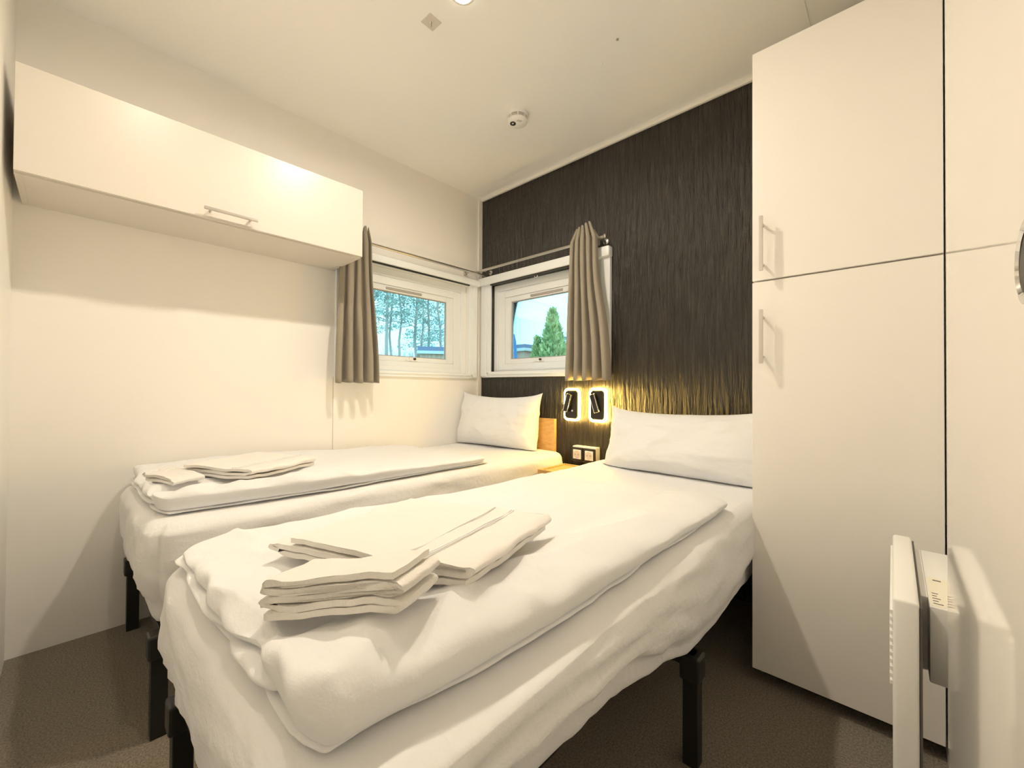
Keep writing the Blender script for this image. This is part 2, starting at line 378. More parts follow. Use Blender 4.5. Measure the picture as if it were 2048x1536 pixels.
# ------------------------------------------------------------------ beds
ZT = .556                                                       # top of the mattress
def make_bed(name, label, x0, x1, y0, y1, board, seed, hem):
    t = thing(name, label, 'bed', ((x0+x1)/2, (y0+y1)/2, 0), 'two single beds side by side')
    zb = .285
    b = new()
    for xa in (x0+.13, x1-.16): bm_box(b, xa, xa+.03, y0+.05, y1-.02, zb-.045, zb-.012, .002)
    for ya in (y0+.03, (y0+y1)/2-.015, y1-.05): bm_box(b, x0+.03, x1-.02, ya, ya+.03, zb-.045, zb-.012, .002)
    obj('bed_frame', b, M['black'], t)
    for xa in (x0+.045, x1-.03):
        for ya in (y0+.03, (y0+y1)/2, y1-.04):
            b = new(); bm_box(b, xa-.018, xa+.018, ya-.018, ya+.018, 0, zb-.035, .002); lg = obj('leg', b, M['black'], t)
            b = new(); bm_box(b, xa-.024, xa+.024, ya-.026, ya+.026, zb-.075, zb-.012, .006); obj('corner_bracket', b, M['blackp'], lg)
    for k in range(9):
        ya = lerp(y0+.12, y1-.12, k/8); b = new(); bm_box(b, x0+.13, x1-.13, ya-.03, ya+.03, zb-.0118, zb+.001, .002); obj('slat', b, M['slatd'], t)
    def fn(co, n):
        # soft fitted sheet: gathers along the sides, wavy hem tucked under, slightly domed top
        tz = (co.z - zb)/(ZT - zb); side = 1 - abs(n.z)
        w = fbm(co.x*9+seed, co.y*5, co.z*14)*.006 + ridge(co.x*5+seed, co.y*3.2+co.z*6, co.z*9+seed, 5)*.007
        d = n*(w*side)
        d.z += (1-clamp(tz))*hem[0]*(.5+.5*math.sin(co.y*4.3+seed))*side
        d.z += (1-clamp(tz))*hem[1]*sstep(-.85, -1.5, co.y)*sstep((x0+x1)/2+.05, x1-.12, co.x) + (1-clamp(tz))*fbm(co.x*7, co.y*7+seed)*.012
        if n.z > .5:
            d.z += fbm(co.x*4+seed, co.y*4)*.003
        tuck = .045*clamp((.38-tz)/.38)**2
        bul = .012*math.sin(PI*clamp(tz)) - tuck*side
        d += Vector((n.x, n.y, 0))*bul
        # rounder corners seen from above
        cx, cyy = (x0+x1)/2, (y0+y1)/2
        p = co + d; rc = .085
        ex, ey = abs(p.x-cx) - ((x1-x0)/2-rc), abs(p.y-cyy) - ((y1-y0)/2-rc)
        if ex > 0 and ey > 0:
            k = max(ex, ey)/math.hypot(ex, ey)
            p.x = cx + math.copysign((x1-x0)/2-rc + ex*k, p.x-cx); p.y = cyy + math.copysign((y1-y0)/2-rc + ey*k, p.y-cyy)
        return p
    b = new(); bm_round(b, x0, x1, y0, y1, zb, ZT, .036, 34, 80, 11, fn)
    m = obj('mattress', b, M['sheet'], t, True, angle=180); m['label'] = 'mattress in a white fitted sheet'
    b = new(); bm_box(b, board[0], board[1], -.026, -.001, .30, .744, .0015); obj('headboard', b, M['oakv'], t)
    return t
make_bed('single_bed', 'single bed along the left wall under the overhead cupboard', .014, .787, -1.885, -.030, (.012, .6895), 3.1, (.03, 0))
make_bed('single_bed', 'nearest single bed, standing next to the wardrobe', 1.050, 1.858, -1.885, -.030, (1.17, 1.858), 8.7, (.06, .11))

# ------------------------------------------------------------------ duvets
def make_duvet(name, label, xl, xr, y0, y1, seed, rollc, rollh, foot, thin, full, pile=0.0):
    """xl(y), xr(y): plan edges. Duvet folded in layers, thin at the left, with one thick soft roll along its right edge"""
    b = new()
    def layer(za, zb_, inset_l, inset_r, yo, ye, r, nx, ny, top, sd):
        mid = (za+zb_)/2
        def fn(co, n):
            s, tt, y = co.x, (co.y - yo)/(ye - yo), co.y
            ft = 1 - sstep(0, .12, tt)
            x = lerp(xl(y)+inset_l, xr(y)-inset_r, s) + fbm(y*5+sd, sd, s*2)*.006
            yy = y + ft*(foot(s) + .008*N(s*7+sd, sd))
            hd = sstep(.9, 1.0, tt); yy += hd*(.018*N(s*5+sd, sd+4) - .03*(1-s))
            z, dz, up_ = co.z, 0.0, max(0.0, n.z)
            low = clamp((mid - z)/(zb_-za)*2)
            kk = lerp(1.0, .60, sstep(.25, 1, tt)); k = kk*lerp(thin, full, sstep(.02, .55, s))
            if top:
                rl = sstep(.76, .92, s)
                z -= low*rl*(za - ZT - .018)                                 # the roll rests on the layer below
                dz += rollh*gauss(s, rollc, .10)*(1-.35*tt)*(1-low)
                dz -= .010*gauss(s, rollc-.15, .045)*(1-.7*tt)*up_
                dz += pile*gauss(s, .08, .14)*(1-.6*tt)*(1-low)
                dz += up_*(fbm(x*5+sd, y*4, sd)*.010 + ridge(x*4.0-y*2.2+sd, y*2.6+x*1.2, sd, 7)*.010*(.35+ft+.6*(1-tt)))
                dz += up_*ft*.007*math.sin(s*15+sd)*gauss(s, rollc-.2, .18)
                dz -= up_*.012*ft*gauss(s, rollc-.18, .05)
                # creases fanning out over the roll near the foot end
                dz += up_*rl*(1-sstep(.05, .45, tt))*.010*math.sin(y*46+s*24+sd)*gauss(s, rollc-.03, .10)
                dz += (.5+.5*n.z)*.006*rl*N(y*9+sd, s*3)
                x += rl*.006*N(y*7, sd)
                sd_ = 1-abs(n.z); yy += sd_*ft*.003*math.sin(s*40+sd+co.z*60); dz -= sd_*0
            else:
                dz += fbm(x*8+sd, y*7, sd)*.004
            return Vector((x, yy, max(ZT + .005, ZT + .005 + (z - ZT)*k + dz*kk)))
        bm_round_uv(b, za, zb_, yo, ye, r, nx, ny, fn)
    layer(ZT+.001, ZT+.017, .000, .011, y0+.010, y1+.020, .0078, 30, 70, False, seed)
    layer(ZT+.018, ZT+.046, .012, .12, y0-.004, y1+.010, .0138, 30, 70, False, seed+5)
    layer(ZT+.045, ZT+.094, .010, -.004, y0+.002, y1, .0238, 70, 130, True, seed+9)
    o = obj(name, b, M['linen'], None, True, loc=((xl(y1)+xr(y1))/2, (y0+y1)/2, ZT), angle=180)
    return tag(o, label, 'duvet', 'folded white duvets')

def bm_round_uv(bm, za, zb_, yo, ye, r, nx, ny, fn):
    # like bm_round, but x is a 0..1 parameter across the duvet (its rounding scaled to about 0.7 m)
    wdt = .72
    def g(co, n): return fn(Vector((co.x/wdt, co.y, co.z)), n)
    bm_round(bm, 0, wdt, yo, ye, za, zb_, r, nx, ny, 2, g)

def xl_near(y): return 1.085 + .035*sstep(-1.9, -.9, y) + .012*math.sin(y*5)
def xr_near(y): return 1.828 - .030*sstep(-1.45, -1.88, y)
def foot_near(s): return .004*math.sin(s*9) + .010*gauss(s, .70, .07) + .012*sstep(.93, 1.0, s) + .022*(1-sstep(0, .07, s))
duvet_near = make_duvet('duvet', 'folded white duvet on the nearest bed, under two towels', xl_near, xr_near, -1.872, -.655, 2.3, .875, .024, foot_near, .36, .54)
def xl_far(y): return .030 + .02*sstep(-1.0, -.7, y)
def xr_far(y): return .745 - .05*sstep(-1.35, -1.88, y)
def foot_far(s): return .006*math.sin(s*8+1) + .01*gauss(s, .5, .1) + .02*sstep(.9, 1.0, s) + .02*(1-sstep(0, .07, s))
duvet_far = make_duvet('duvet', 'folded white duvet on the bed along the left wall', xl_far, xr_far, -1.868, -.640, 7.9, .93, .020, foot_far, .50, .50, .022)

# ------------------------------------------------------------------ pillows
def make_pillow(name, label, c, wid, hei, thick, lean, yaw, roll, seed, ears):
    b = new(); nu, nv = 64, 44; g = {}
    rot = Matrix.Rotation(yaw, 3, 'Z') @ Matrix.Rotation(lean, 3, 'X') @ Matrix.Rotation(roll, 3, 'Y')
    def pt(i, j, sgn):
        u, v = 2*i/nu-1, 2*j/nv-1
        u = math.copysign(1-(1-abs(u))**1.35, u); v = math.copysign(1-(1-abs(v))**1.35, v)
        e = (max(0, 1-abs(u)**3.6)*max(0, 1-abs(v)**3.2))**.55
        x = wid/2*u*(1-.040*(1-v*v)); z = hei/2*v*(1-.045*(1-u*u))
        x += ears*.02*(abs(u)**6)*(abs(v)**6)*math.copysign(1, u)
        z += ears*.03*(abs(u)**8)*(abs(v)**6)*math.copysign(1, v)
        z -= .018*(1-u*u)*sstep(.2, 1, v)                            # filling slumped, top edge dips
        th = thick/2*e*(1 - .28*v)
        wr = fbm(u*3+seed, v*3, seed)*.006 + ridge(u*2.2+seed, v*1.5+u*.4, seed, 6)*.006*(e**.3) + ridge(u*5+seed, v*2.2, seed+3, 5)*.006*(1-e)*(1-abs(v)**4)
        y = sgn*(th + wr*min(1, e*3)) + .010*N(u*1.7+seed, v*1.7)
        q_ = rot @ Vector((x, y, z)) + Vector(c); q_.z = max(q_.z, ZT+.005) ; q_.y = min(q_.y, -.031); return q_
    for i in range(nu+1):
        for j in range(nv+1):
            rim = i in (0, nu) or j in (0, nv)
            g[i, j, 1] = bm_v = b.verts.new(pt(i, j, 1)); g[i, j, -1] = bm_v if rim else b.verts.new(pt(i, j, -1))
    for s in (1, -1):
        for i in range(nu):
            for j in range(nv):
                b.faces.new([g[i, j, s], g[i+1, j, s], g[i+1, j+1, s], g[i, j+1, s]])
    o = obj(name, b, M['linen'], None, True, loc=(c[0], c[1], ZT), angle=180)
    return tag(o, label, 'pillow', 'white pillows propped at the bed heads')
make_pillow('pillow', 'white pillow propped below the corner windows on the far bed', (.325, -.150, .722), .635, .345, .20, math.radians(-9), math.radians(7), math.radians(.5), 1.7, .40)
make_pillow('pillow', 'wide white pillow propped against the dark wall beside the wardrobe', (1.507, -.180, .685), .73, .315, .21, math.radians(-17), math.radians(-2), math.radians(-1), 5.2, .5)

# ------------------------------------------------------------------ towels (folded ribbons of terry cloth)
def ribbon(b, path, th, half, ny, fnz, seed):
    """sweep a folded strip: path = (u,z) centre line across the folds, extruded along v; fnz adds the bedding's relief"""
    P2 = [Vector((p[0], p[1])) for p in path]
    # resample with rounded corners (Chaikin)
    for _ in range(3):
        Q = [P2[0]]
        for a, c_ in zip(P2, P2[1:]): Q += [a.lerp(c_, .25), a.lerp(c_, .75)]
        P2 = Q + [P2[-1]]
    n = len(P2); L, Rr = [], []
    for i, p in enumerate(P2):
        tn = (P2[min(n-1, i+1)] - P2[max(0, i-1)]).normalized(); nm = Vector((-tn.y, tn.x))
        L.append(p + nm*th/2); Rr.append(p - nm*th/2)
    prof = L + Rr[::-1]; m = len(prof); rows = []
    for j in range(ny+1):
        v = lerp(-half, half, j/ny); row = []
        for i, q in enumerate(prof):
            s = i if i < n else 2*n-1-i
            jit = .005*N(s*.25+seed, seed*3) if j in (0, ny) else 0
            ed = 1 - abs(2*j/ny-1)
            w = .0035*N(q.x*14+seed, v*12, s*.12) + .002*N(q.x*40, v*40, seed)
            row.append(b.verts.new(fnz(q.x + .004*N(v*9+seed, s*.15), v + jit + .006*N(s*.12+seed, v*4), q.y + w)))
        rows.append(row)
    for A, B in zip(rows, rows[1:]):
        for i in range(m): b.faces.new((A[i], A[(i+1) % m], B[(i+1) % m], B[i]))
    b.faces.new(rows[0][::-1]); b.faces.new(rows[-1])

from mathutils.bvhtree import BVHTree
def height_of(o):
    me = o.data; t_ = BVHTree.FromPolygons([v.co + o.location for v in me.vertices], [tuple(p.vertices) for p in me.polygons])
    def one(x, y):
        h = t_.ray_cast(Vector((x, y, 1.4)), Vector((0, 0, -1)))[0]
        return h.z if h else ZT + .01
    def f_(x, y):
        v = [one(x+dx*.022, y+dy*.022) for dx in (-1, 0, 1) for dy in (-1, 0, 1)]
        return .5*max(v) + .5*sum(v)/9 + .003
    return f_
def make_towel(name, label, c, ang, path, th, half, ground_, relief, seed, group, bands=None, soft=.3):
    t = thing(name, label, 'towel', c, group)
    ca, sa = math.cos(ang), math.sin(ang)
    us = max(p[0] for p in path)
    pts_ = [(us*i/3, half*j/3, ground_(c[0] + ca*us*i/3 - sa*half*j/3, c[1] + sa*us*i/3 + ca*half*j/3)) for i in range(-3, 4) for j in range(-3, 4)]
    g0 = sum(p[2] for p in pts_)/49; gu = sum(p[2]*p[0] for p in pts_)/sum(p[0]**2 for p in pts_); gv = sum(p[2]*p[1] for p in pts_)/sum(p[1]**2 for p in pts_)
    lift = sorted(p[2] - (g0 + gu*p[0] + gv*p[1]) for p in pts_)[-2]*(1-soft)*(.55 if half < .1 else 1)
    def place(u, v, z):
        x, y = c[0] + ca*u - sa*v, c[1] + sa*u + ca*v
        pl = g0 + gu*u + gv*v; return Vector((x, y, pl + lift + soft*(ground_(x, y) - pl) + z + relief(u, v)))
    b = new(); ribbon(b, path, th, half, 26, place, seed); obj('terry_body', b, M['terry'], t, True, angle=60)
    if bands:
        for u0, u1, zt in bands:
            b = new(); k = 20
            for sgn in (0, 1):
                pass
            pts = [place(u0, lerp(-half+.004, half-.004, i/k), zt + .0035*N(u0*14+seed, lerp(-half, half, i/k)*12)) for i in range(k+1)]
            bm_tube(b, pts, .0016, 6); obj('woven_band', b, M['sheet'], t, True)
    return t
ZD = ZT + .0935                                                  # nominal top of the duvet's upper layer
flat = lambda u, v: 0.0
# big towel: three flat layers folded at the left, loose hem ends at the right
def big_path(l):
    return [(l/2-.012, .005), (-l/2+.03, .006), (-l/2, .009), (-l/2, .015), (-l/2+.03, .018), (l/2-.02, .018), (l/2-.004, .019), (l/2-.004, .028), (l/2-.02, .030), (-l/2+.05, .031)]
def small_path(l):
    p = []; z = .006
    for k in range(5):
        a, c_ = (-l/2, l/2) if k % 2 == 0 else (l/2, -l/2)
        p += [(a*.96, z), (c_*.90, z+.001), (c_*(1.0), z+.003), (c_*1.0, z+.0080)] ; z += .0105
    return p[:-2]
gn, gf = height_of(duvet_near), height_of(duvet_far)
make_towel('bath_towel', 'large folded white towel lying flat on the nearest bed', (1.512, -1.545, ZT+.07), math.radians(18),
           big_path(.425), .009, .165, gn, flat, 3.3, 'folded bath towels', [(.080, 0, .0375), (.120, 0, .0375), (.126, 0, .0375)])
make_towel('hand_towel', 'small folded stack of white towel in front on the nearest bed', (1.649, -1.757, ZT+.07), math.radians(25),
           small_path(.215), .0085, .044, gn, lambda u, v: .004*gauss(u, .1, .1), 6.1, 'folded hand towels')
make_towel('bath_towel', 'larger folded white towel on the bed along the left wall', (.435, -1.565, ZT+.05), math.radians(28),
           big_path(.34), .009, .150, gf, flat, 9.4, 'folded bath towels', [(.085, 0, .0375), (.098, 0, .0375)])
make_towel('hand_towel', 'small folded towel at the foot of the bed along the left wall', (.455, -1.790, ZT+.05), math.radians(14),
           small_path(.20)[:9], .0085, .042, gf, flat, 11.7, 'folded hand towels')

# ------------------------------------------------------------------ bedside shelf
t = thing('bedside_table', 'low oak bedside table between the two bed heads', 'bedside table', (.92, -.21, 0))
nx0, nx1, ny0, ny1, nz = .812, 1.032, -.330, -.090, .500
b = new()
bm_box(b, nx0, nx0+.016, ny0, ny1, .06, nz, .001); bm_box(b, nx1-.016, nx1, ny0, ny1, .06, nz, .001)
bm_box(b, nx0+.016, nx1-.016, ny1-.016, ny1, .06, nz, .001); bm_box(b, nx0+.016, nx1-.016, ny0, ny1-.016, .06, .076, .001)
obj('carcass', b, M['oak'], t)
b = new(); bm_box(b, nx0+.016, nx1-.016, ny0+.012, ny1-.016, nz-.022, nz-.006, .001); obj('top', b, M['oak'], t)
b = new(); bm_box(b, nx0+.018, nx1-.018, ny0-.001, ny0+.014, .08, nz-.024, .001); obj('door', b, M['oak'], t)
b = new(); bm_box(b, nx0+.016, nx1-.016, ny0, ny0+.012, nz-.022, nz, .001); obj('front_rim', b, M['oak'], t)
for xa in (nx0+.02, nx1-.02):
    for ya in (ny0+.02, ny1-.02):
        b = new(); bm_cyl(b, (xa, ya, 0), (xa, ya, .06), .010, seg=12); obj('foot', b, M['black'], t)

# ------------------------------------------------------------------ reading lamps
def rrect(cx, cz, w, h, r, y, k=8):
    out = []
    for sx, sz, a0 in ((1, 1, 0), (-1, 1, PI/2), (-1, -1, PI), (1, -1, 3*PI/2)):
        for i in range(k+1):
            a = a0 + PI/2*i/k
            out.append(Vector((cx + sx*(w/2-r) + r*math.cos(a), y, cz + sz*(h/2-r) + r*math.sin(a))))
    return out
def prism(b, loop, dy, bev=0.0):
    a = [b.verts.new(p) for p in loop]; c_ = [b.verts.new(p + Vector((0, dy, 0))) for p in loop]; n = len(loop)
    b.faces.new(a); b.faces.new(c_[::-1])
    for i in range(n): b.faces.new((a[i], a[(i+1) % n], c_[(i+1) % n], c_[i]))
def make_lamp(cx, cz, tilt, label, left):
    t = thing('reading_lamp', label, 'wall lamp', (cx, 0, cz), 'led reading lamps on the dark wall')
    b = new(); prism(b, rrect(cx, cz, .088, .160, .016, -.0008), -.024); obj('backplate', b, M['plate'], t, True)
    b = new(); prism(b, rrect(cx, cz, .076, .148, .012, -.0245), -.004); obj('face_plate', b, M['blackp'], t, True)
    b = new(); loop = rrect(cx, cz, .104, .180, .024, -.016)
    if left:                                                     # the switch interrupts the ring on its outer side
        k = min(range(len(loop)), key=lambda i: abs(loop[i].x-(cx-.052)) + abs(loop[i].z-(cz-.016)))
        lp = []
        n = len(loop)
        dense = []
        for i in range(n):
            for s in range(6): dense.append(loop[i].lerp(loop[(i+1) % n], s/6))
        k = max(range(len(dense)), key=lambda i: -((dense[i] - Vector((cx-.052, -.016, cz-.020))).length))
        dense = dense[k:] + dense[:k]
        dense = [p for p in dense if not (p.x < cx-.045 and abs(p.z-(cz-.020)) < .012)]
        bm_tube(b, dense, .0062, 10)
    else:
        bm_tube(b, loop, .0062, 10, closed=True)
    obj('light_ring', b, M['leddim' if left else 'led'], t, True)
    if left:
        b = new(); bm_box(b, cx-.062, cx-.040, -.026, -.004, cz-.032, cz-.008, .003); obj('switch', b, M['blackp'], t)
        b = new(); bm_lathe(b, [(0, -.029), (.006, -.029), (.006, -.034), (0, -.035)], (cx+.012, 0, cz-.036), 'Y', 14); obj('button', b, M['chrome'], t, True)
    rot = Matrix.Rotation(tilt, 3, 'Y'); cen = Vector((cx - (.004 if not left else .012), -.040, cz+.010))
    b = new(); bm_box(b, -.013, .013, -.012, .010, -.052, .052, .003)
    bmesh.ops.transform(b, matrix=Matrix.Translation(cen) @ rot.to_4x4(), verts=b.verts[:]); arm = obj('swivel_arm', b, M['blackp'], t)
    for s in (-1, 1):
        b = new(); bm_box(b, s*.0145-.0022, s*.0145+.0022, -.014, -.004, -.052, .052, .0008)
        bmesh.ops.transform(b, matrix=Matrix.Translation(cen) @ rot.to_4x4(), verts=b.verts[:]); obj('edge_strip', b, M['chrome'], arm)
make_lamp(.814, .836, math.radians(16), 'glowing black reading lamp nearer the far pillow, dimmer of the pair', True)
make_lamp(.988, .838, math.radians(-18), 'glowing black reading lamp nearer the wide pillow, brighter of the pair', False)

# ------------------------------------------------------------------ sockets
t = thing('double_socket', 'white double power socket box with black frames on the dark wall', 'power socket', (.914, 0, .555))
b = new(); bm_box(b, .838, .992, -.044, -.0008, .514, .600, .002); obj('housing', b, M['plastic'], t)
for cx in (.8755, .9545):
    b = new(); bm_box(b, cx-.0385, cx+.0385, -.054, -.0435, .5165, .5935, .004); fr = obj('frame', b, M['blackp'], t)
    b = new(); bm_box(b, cx-.0262, cx+.0262, -.0575, -.050, .5288, .5812, .002); obj('insert', b, M['plastic'], fr)
    b = new(); bm_lathe(b, [(0, -.0577), (.0195, -.0577), (.0205, -.0590), (.0215, -.0590), (.0215, -.0572), (0, -.0572)], (cx, 0, .555), 'Y', 32); obj('socket_well', b, M['clear'], fr, True)
    b = new()
    for s in (-1, 1): bm_cyl(b, (cx+s*.0095, -.0576, .555), (cx+s*.0095, -.0584, .555), .0028, seg=10)
    obj('pin_hole', b, M['ink'], fr)

# ------------------------------------------------------------------ curtain rods and curtains
def rod(label, horiz, a0, a1, d, z, brk, group):
    t = thing('curtain_rod', label, 'curtain rod', horiz((a0+a1)/2, 0, z), group)
    b = new(); bm_cyl(b, horiz(a0, d, z), horiz(a1, d, z), .0085, seg=16); obj('pole', b, M['steel'], t, True)
    for a in brk:
        b = new(); ax = 'X' if horiz(0, 1, 0)[0] else 'Y'; sg = 1 if ax == 'X' else -1
        bm_lathe(b, [(0, sg*.0008), (.017, sg*.0008), (.017, sg*.006), (.012, sg*.010), (0, sg*.010)], horiz(a, 0, z), ax, 20)
        bm_cyl(b, horiz(a, .006, z), horiz(a, d, z), .006, seg=12); obj('bracket', b, M['steel'], t, True)
    for a, s in ((a1, 1),) if a1 > .5 else ():
        b = new(); bm_lathe(b, [(0, 0), (.013, 0), (.015, .006), (.010, .014), (0, .016)], horiz(a, d, z), 'X', 16); obj('finial', b, M['steel'], t, True)
    return t
HL = lambda a, d, z: (d, a, z)
HB = lambda a, d, z: (a, -d, z)
rod('steel curtain rod over the left-wall window, ending behind the cupboard', HL, -1.06, -.010, .062, 1.7315, (-.154, -1.03), 'steel curtain rods meeting in the corner')
rod('steel curtain rod along the dark wall above the window', HB, .025, 1.060, .080, 1.7490, (.104, 1.028), 'steel curtain rods meeting in the corner')

def curtain(label, horiz, bot, mid, top, zb, zr, zt, d, n, seed, phase):
    t_ = tag(bpy.data.objects.new('curtain', None), label, 'curtain', 'short grey-brown curtains'); COL.objects.link(t_)
    t_.location = horiz((bot[0]+bot[1])/2, d, zb)
    b = new(); nu, nv = 150, 40; g = []
    for j in range(nv+1):
        v = j/nv; z = lerp(zb, zt, v)
        if z < zr:
            k = sstep(0, 1, (z-zb)/(zr-zb)); lo, hi = lerp(bot[0], mid[0], k), lerp(bot[1], mid[1], k)
        else:
            k = (z-zr)/(zt-zr); lo, hi = lerp(mid[0], top[0], k), lerp(mid[1], top[1], k)
        row = []
        hd = sstep(zr, zt, z)
        amp = lerp(.034, .018, clamp((z-zb)/(zr-zb)))
        for i in range(nu+1):
            u = i/nu; ph = 2*PI*n*(u + .02*N(u*4+seed, seed)) + phase
            pl = math.sin(ph)
            sharp = math.copysign(abs(pl)**.75, pl)
            a = lerp(lo, hi, u) + .006*N(u*5+seed, z*3) - .008*math.sin(2*ph)*.5
            dd = d + .012 + amp*(1+sharp) + .004*N(u*6+seed, z*5) - .010*(u**8) - .010*((1-u)**8)
            zz = z + (hd*(.030*(sharp - .6) + .026*(u-.5)) if j else .006*N(u*7+seed, 2.0) - .003*pl)
            row.append(b.verts.new(horiz(a, dd, zz)))
        g.append(row)
    for A, B in zip(g, g[1:]):
        for i in range(nu): b.faces.new((A[i], A[i+1], B[i+1], B[i]))
    bmesh.ops.recalc_face_normals(b, faces=b.faces[:])
    o = obj('cloth', b, M['curtain'], t_, True, angle=180)
    so = o.modifiers.new('thickness', 'SOLIDIFY'); so.thickness = .003; so.offset = 0
    # back layer of the rod pocket
    b = new(); g = []
    for j in range(9):
        z = lerp(zr-.035, zt-.012, j/8); row = []
        lo, hi = (lerp(mid[0], top[0], clamp((z-zr)/(zt-zr))), lerp(mid[1], top[1], clamp((z-zr)/(zt-zr))))
        for i in range(61):
            u = i/60; a = lerp(lo+.004, hi-.004, u)
            row.append(b.verts.new(horiz(a, d - .014 + .003*math.sin(2*PI*n*u+phase) + .020*clamp((z-zr)/(zt-zr)), z)))
        g.append(row)
    for A, B in zip(g, g[1:]):
        for i in range(60): b.faces.new((A[i], A[i+1], B[i+1], B[i]))
    o = obj('rod_pocket', b, M['curtain'], t_, True, angle=180)
    so = o.modifiers.new('thickness', 'SOLIDIFY'); so.thickness = .002; so.offset = 0
    return t_
curtain('grey-brown pleated curtain on the left wall, partly behind the overhead cupboard', HL, (-1.105, -.868), (-1.075, -.905), (-1.03, -.925), .955, 1.7315, 1.785, .062, 4.1, 2.2, .4)
curtain('grey-brown pleated curtain hanging on the dark wall', HB, (.850, 1.120), (.865, 1.030), (.905, 1.000), .975, 1.749, 1.815, .080, 4.6, 6.4, -.3)

# ------------------------------------------------------------------ panel heater
hx0, hx1, hy0, hy1, hz0, hz1 = 2.195, 2.2265, -1.105, -.700, .170, .593
t = thing('panel_heater', 'slim white electric panel heater mounted on the glossy right wall', 'heater', (W, (hy0+hy1)/2, hz0))
b = new(); bm_box(b, hx0, hx1, hy0, hy1, hz0, hz1, .006, 3); pn = obj('panel', b, M['plastic'], t, True)
b = new()
for k in range(11):
    z = hz1 - .022 - k*.0115
    bm_box(b, hx0-.0035, hx0+.002, hy0+.004, hy1-.02, z-.0075, z, .0012)
obj('louvre_grille', b, M['plastic'], pn)
b = new(); bm_box(b, hx1+.0004, hx1+.0034, hy0+.004, hy1-.004, hz0+.004, hz1-.008); obj('back_seam', b, M['ink'], pn)
b = new(); bm_box(b, 2.2400, W-.0006, -1.045, -.715, .445, .572, .003); bk = obj('wall_bracket', b, M['plastic'], t, True)
b = new(); bm_box(b, hx1+.0034, 2.2400, -1.005, -.715, .445, .572, .001); obj('bracket_rib', b, M['plastic'], bk)
b = new(); bm_box(b, 2.2425, 2.2860, -1.041, -.895, .5718, .5724); lb = obj('rating_label', b, M['label'], bk); lb['label'] = 'printed rating label'
b = new()
for k in range(5):
    y = -1.030 + .012*k; bm_box(b, 2.2455, 2.2455 + (.012, .007, .010, .006, .008)[k], y, y+.003, .5722, .5727)
obj('label_print', b, M['ink'], lb)
b = new(); bm_box(b, 2.2500, 2.2610, -.912, -.907, .5722, .5727); obj('label_print', b, M['ink'], lb)

# ------------------------------------------------------------------ glossy door leaf standing against the right wall
dx = 2.2573
b = new(); bm_box(b, dx, W-.0008, -1.665, -1.096, .008, 2.03, .0012); dl = struct('door_1', b, M['gloss'])
c = (dx, -1.642, 1.006)
b = new(); bm_lathe(b, [(.0185, -.0005), (.0260, -.0005), (.0266, -.0015), (.0250, -.0040), (.0200, -.0050), (.0185, -.0035)], c, 'X', 48, True); h = struct('handle_rosette', b, M['chrome'], dl, smooth=True)
b = new(); bm_lathe(b, [(0, -.0005), (.0187, -.0005), (.0187, -.0030), (.012, -.0036), (0, -.0036)], c, 'X', 40); struct('rosette_centre', b, M['blackp'], dl, smooth=True)
b = new()
for z in (.25, 1.75): bm_cyl(b, (W-.006, -1.090, z-.05), (W-.006, -1.090, z+.05), .005, seg=12)
struct('hinge', b, M['steel'], dl)

# ------------------------------------------------------------------ outdoors
GZ = -.60
b = new(); bm_box(b, -70, 30, -30, 70, GZ-.2, GZ)
# keep the ground clear of the cabin's floor
struct('ground', b, M['ground'])

def leaf_cloud(b, centres, n, size, sq=(1, 1, .8), tri=True):
    for c_, r in centres:
        for _ in range(n):
            while True:
                p = Vector((random.uniform(-1, 1), random.uniform(-1, 1), random.uniform(-1, 1)))
                if p.length <= 1: break
            p = Vector(c_) + Vector((p.x*sq[0], p.y*sq[1], p.z*sq[2]))*r
            a, b_ = Vector([random.gauss(0, 1) for _ in range(3)]).normalized(), Vector([random.gauss(0, 1) for _ in range(3)]).normalized()
            s = size*random.uniform(.6, 1.3)
            v = [b.verts.new(p + a*s), b.verts.new(p + b_*s*.45), b.verts.new(p - a*s), b.verts.new(p - b_*s*.45)]
            b.faces.new(v)

def trunk_pts(x, y, h, wob, seed):
    return [Vector((x + wob*N(seed, k*.5), y + wob*N(seed+7, k*.5), GZ + h*k/8)) for k in range(9)]
def pine(x, y, h, r, crown0, seed, label):
    t = thing('pine_tree', label, 'tree', (x, y, GZ), 'pine trees beyond the left-wall window')
    tp = trunk_pts(x, y, h, .35, seed); b = new(); bm_tube(b, tp, [lerp(r, r*.3, k/8) for k in range(9)], 8)
    cents = []
    for k in range(44):
        z = lerp(crown0, h, (k+.5)/44); a = random.uniform(0, 2*PI); rad = random.uniform(.3, 1.9)*(1.15-.5*k/44)
        i = min(7, int(z/h*8)); c0 = tp[i].lerp(tp[i+1], z/h*8-i)
        e = c0 + Vector((rad*math.cos(a), rad*math.sin(a), random.uniform(-.1, .5)))
        bm_tube(b, [c0, c0.lerp(e, .5) + Vector((0, 0, .12)), e], [.035, .025, .012], 5)
        cents.append((e, random.uniform(.30, .62)))
    obj('trunk', b, M['bark'], t, True)
    b = new(); leaf_cloud(b, cents, 60, .095, (1.25, 1.25, .75)); obj('foliage', b, M['needles'], t)
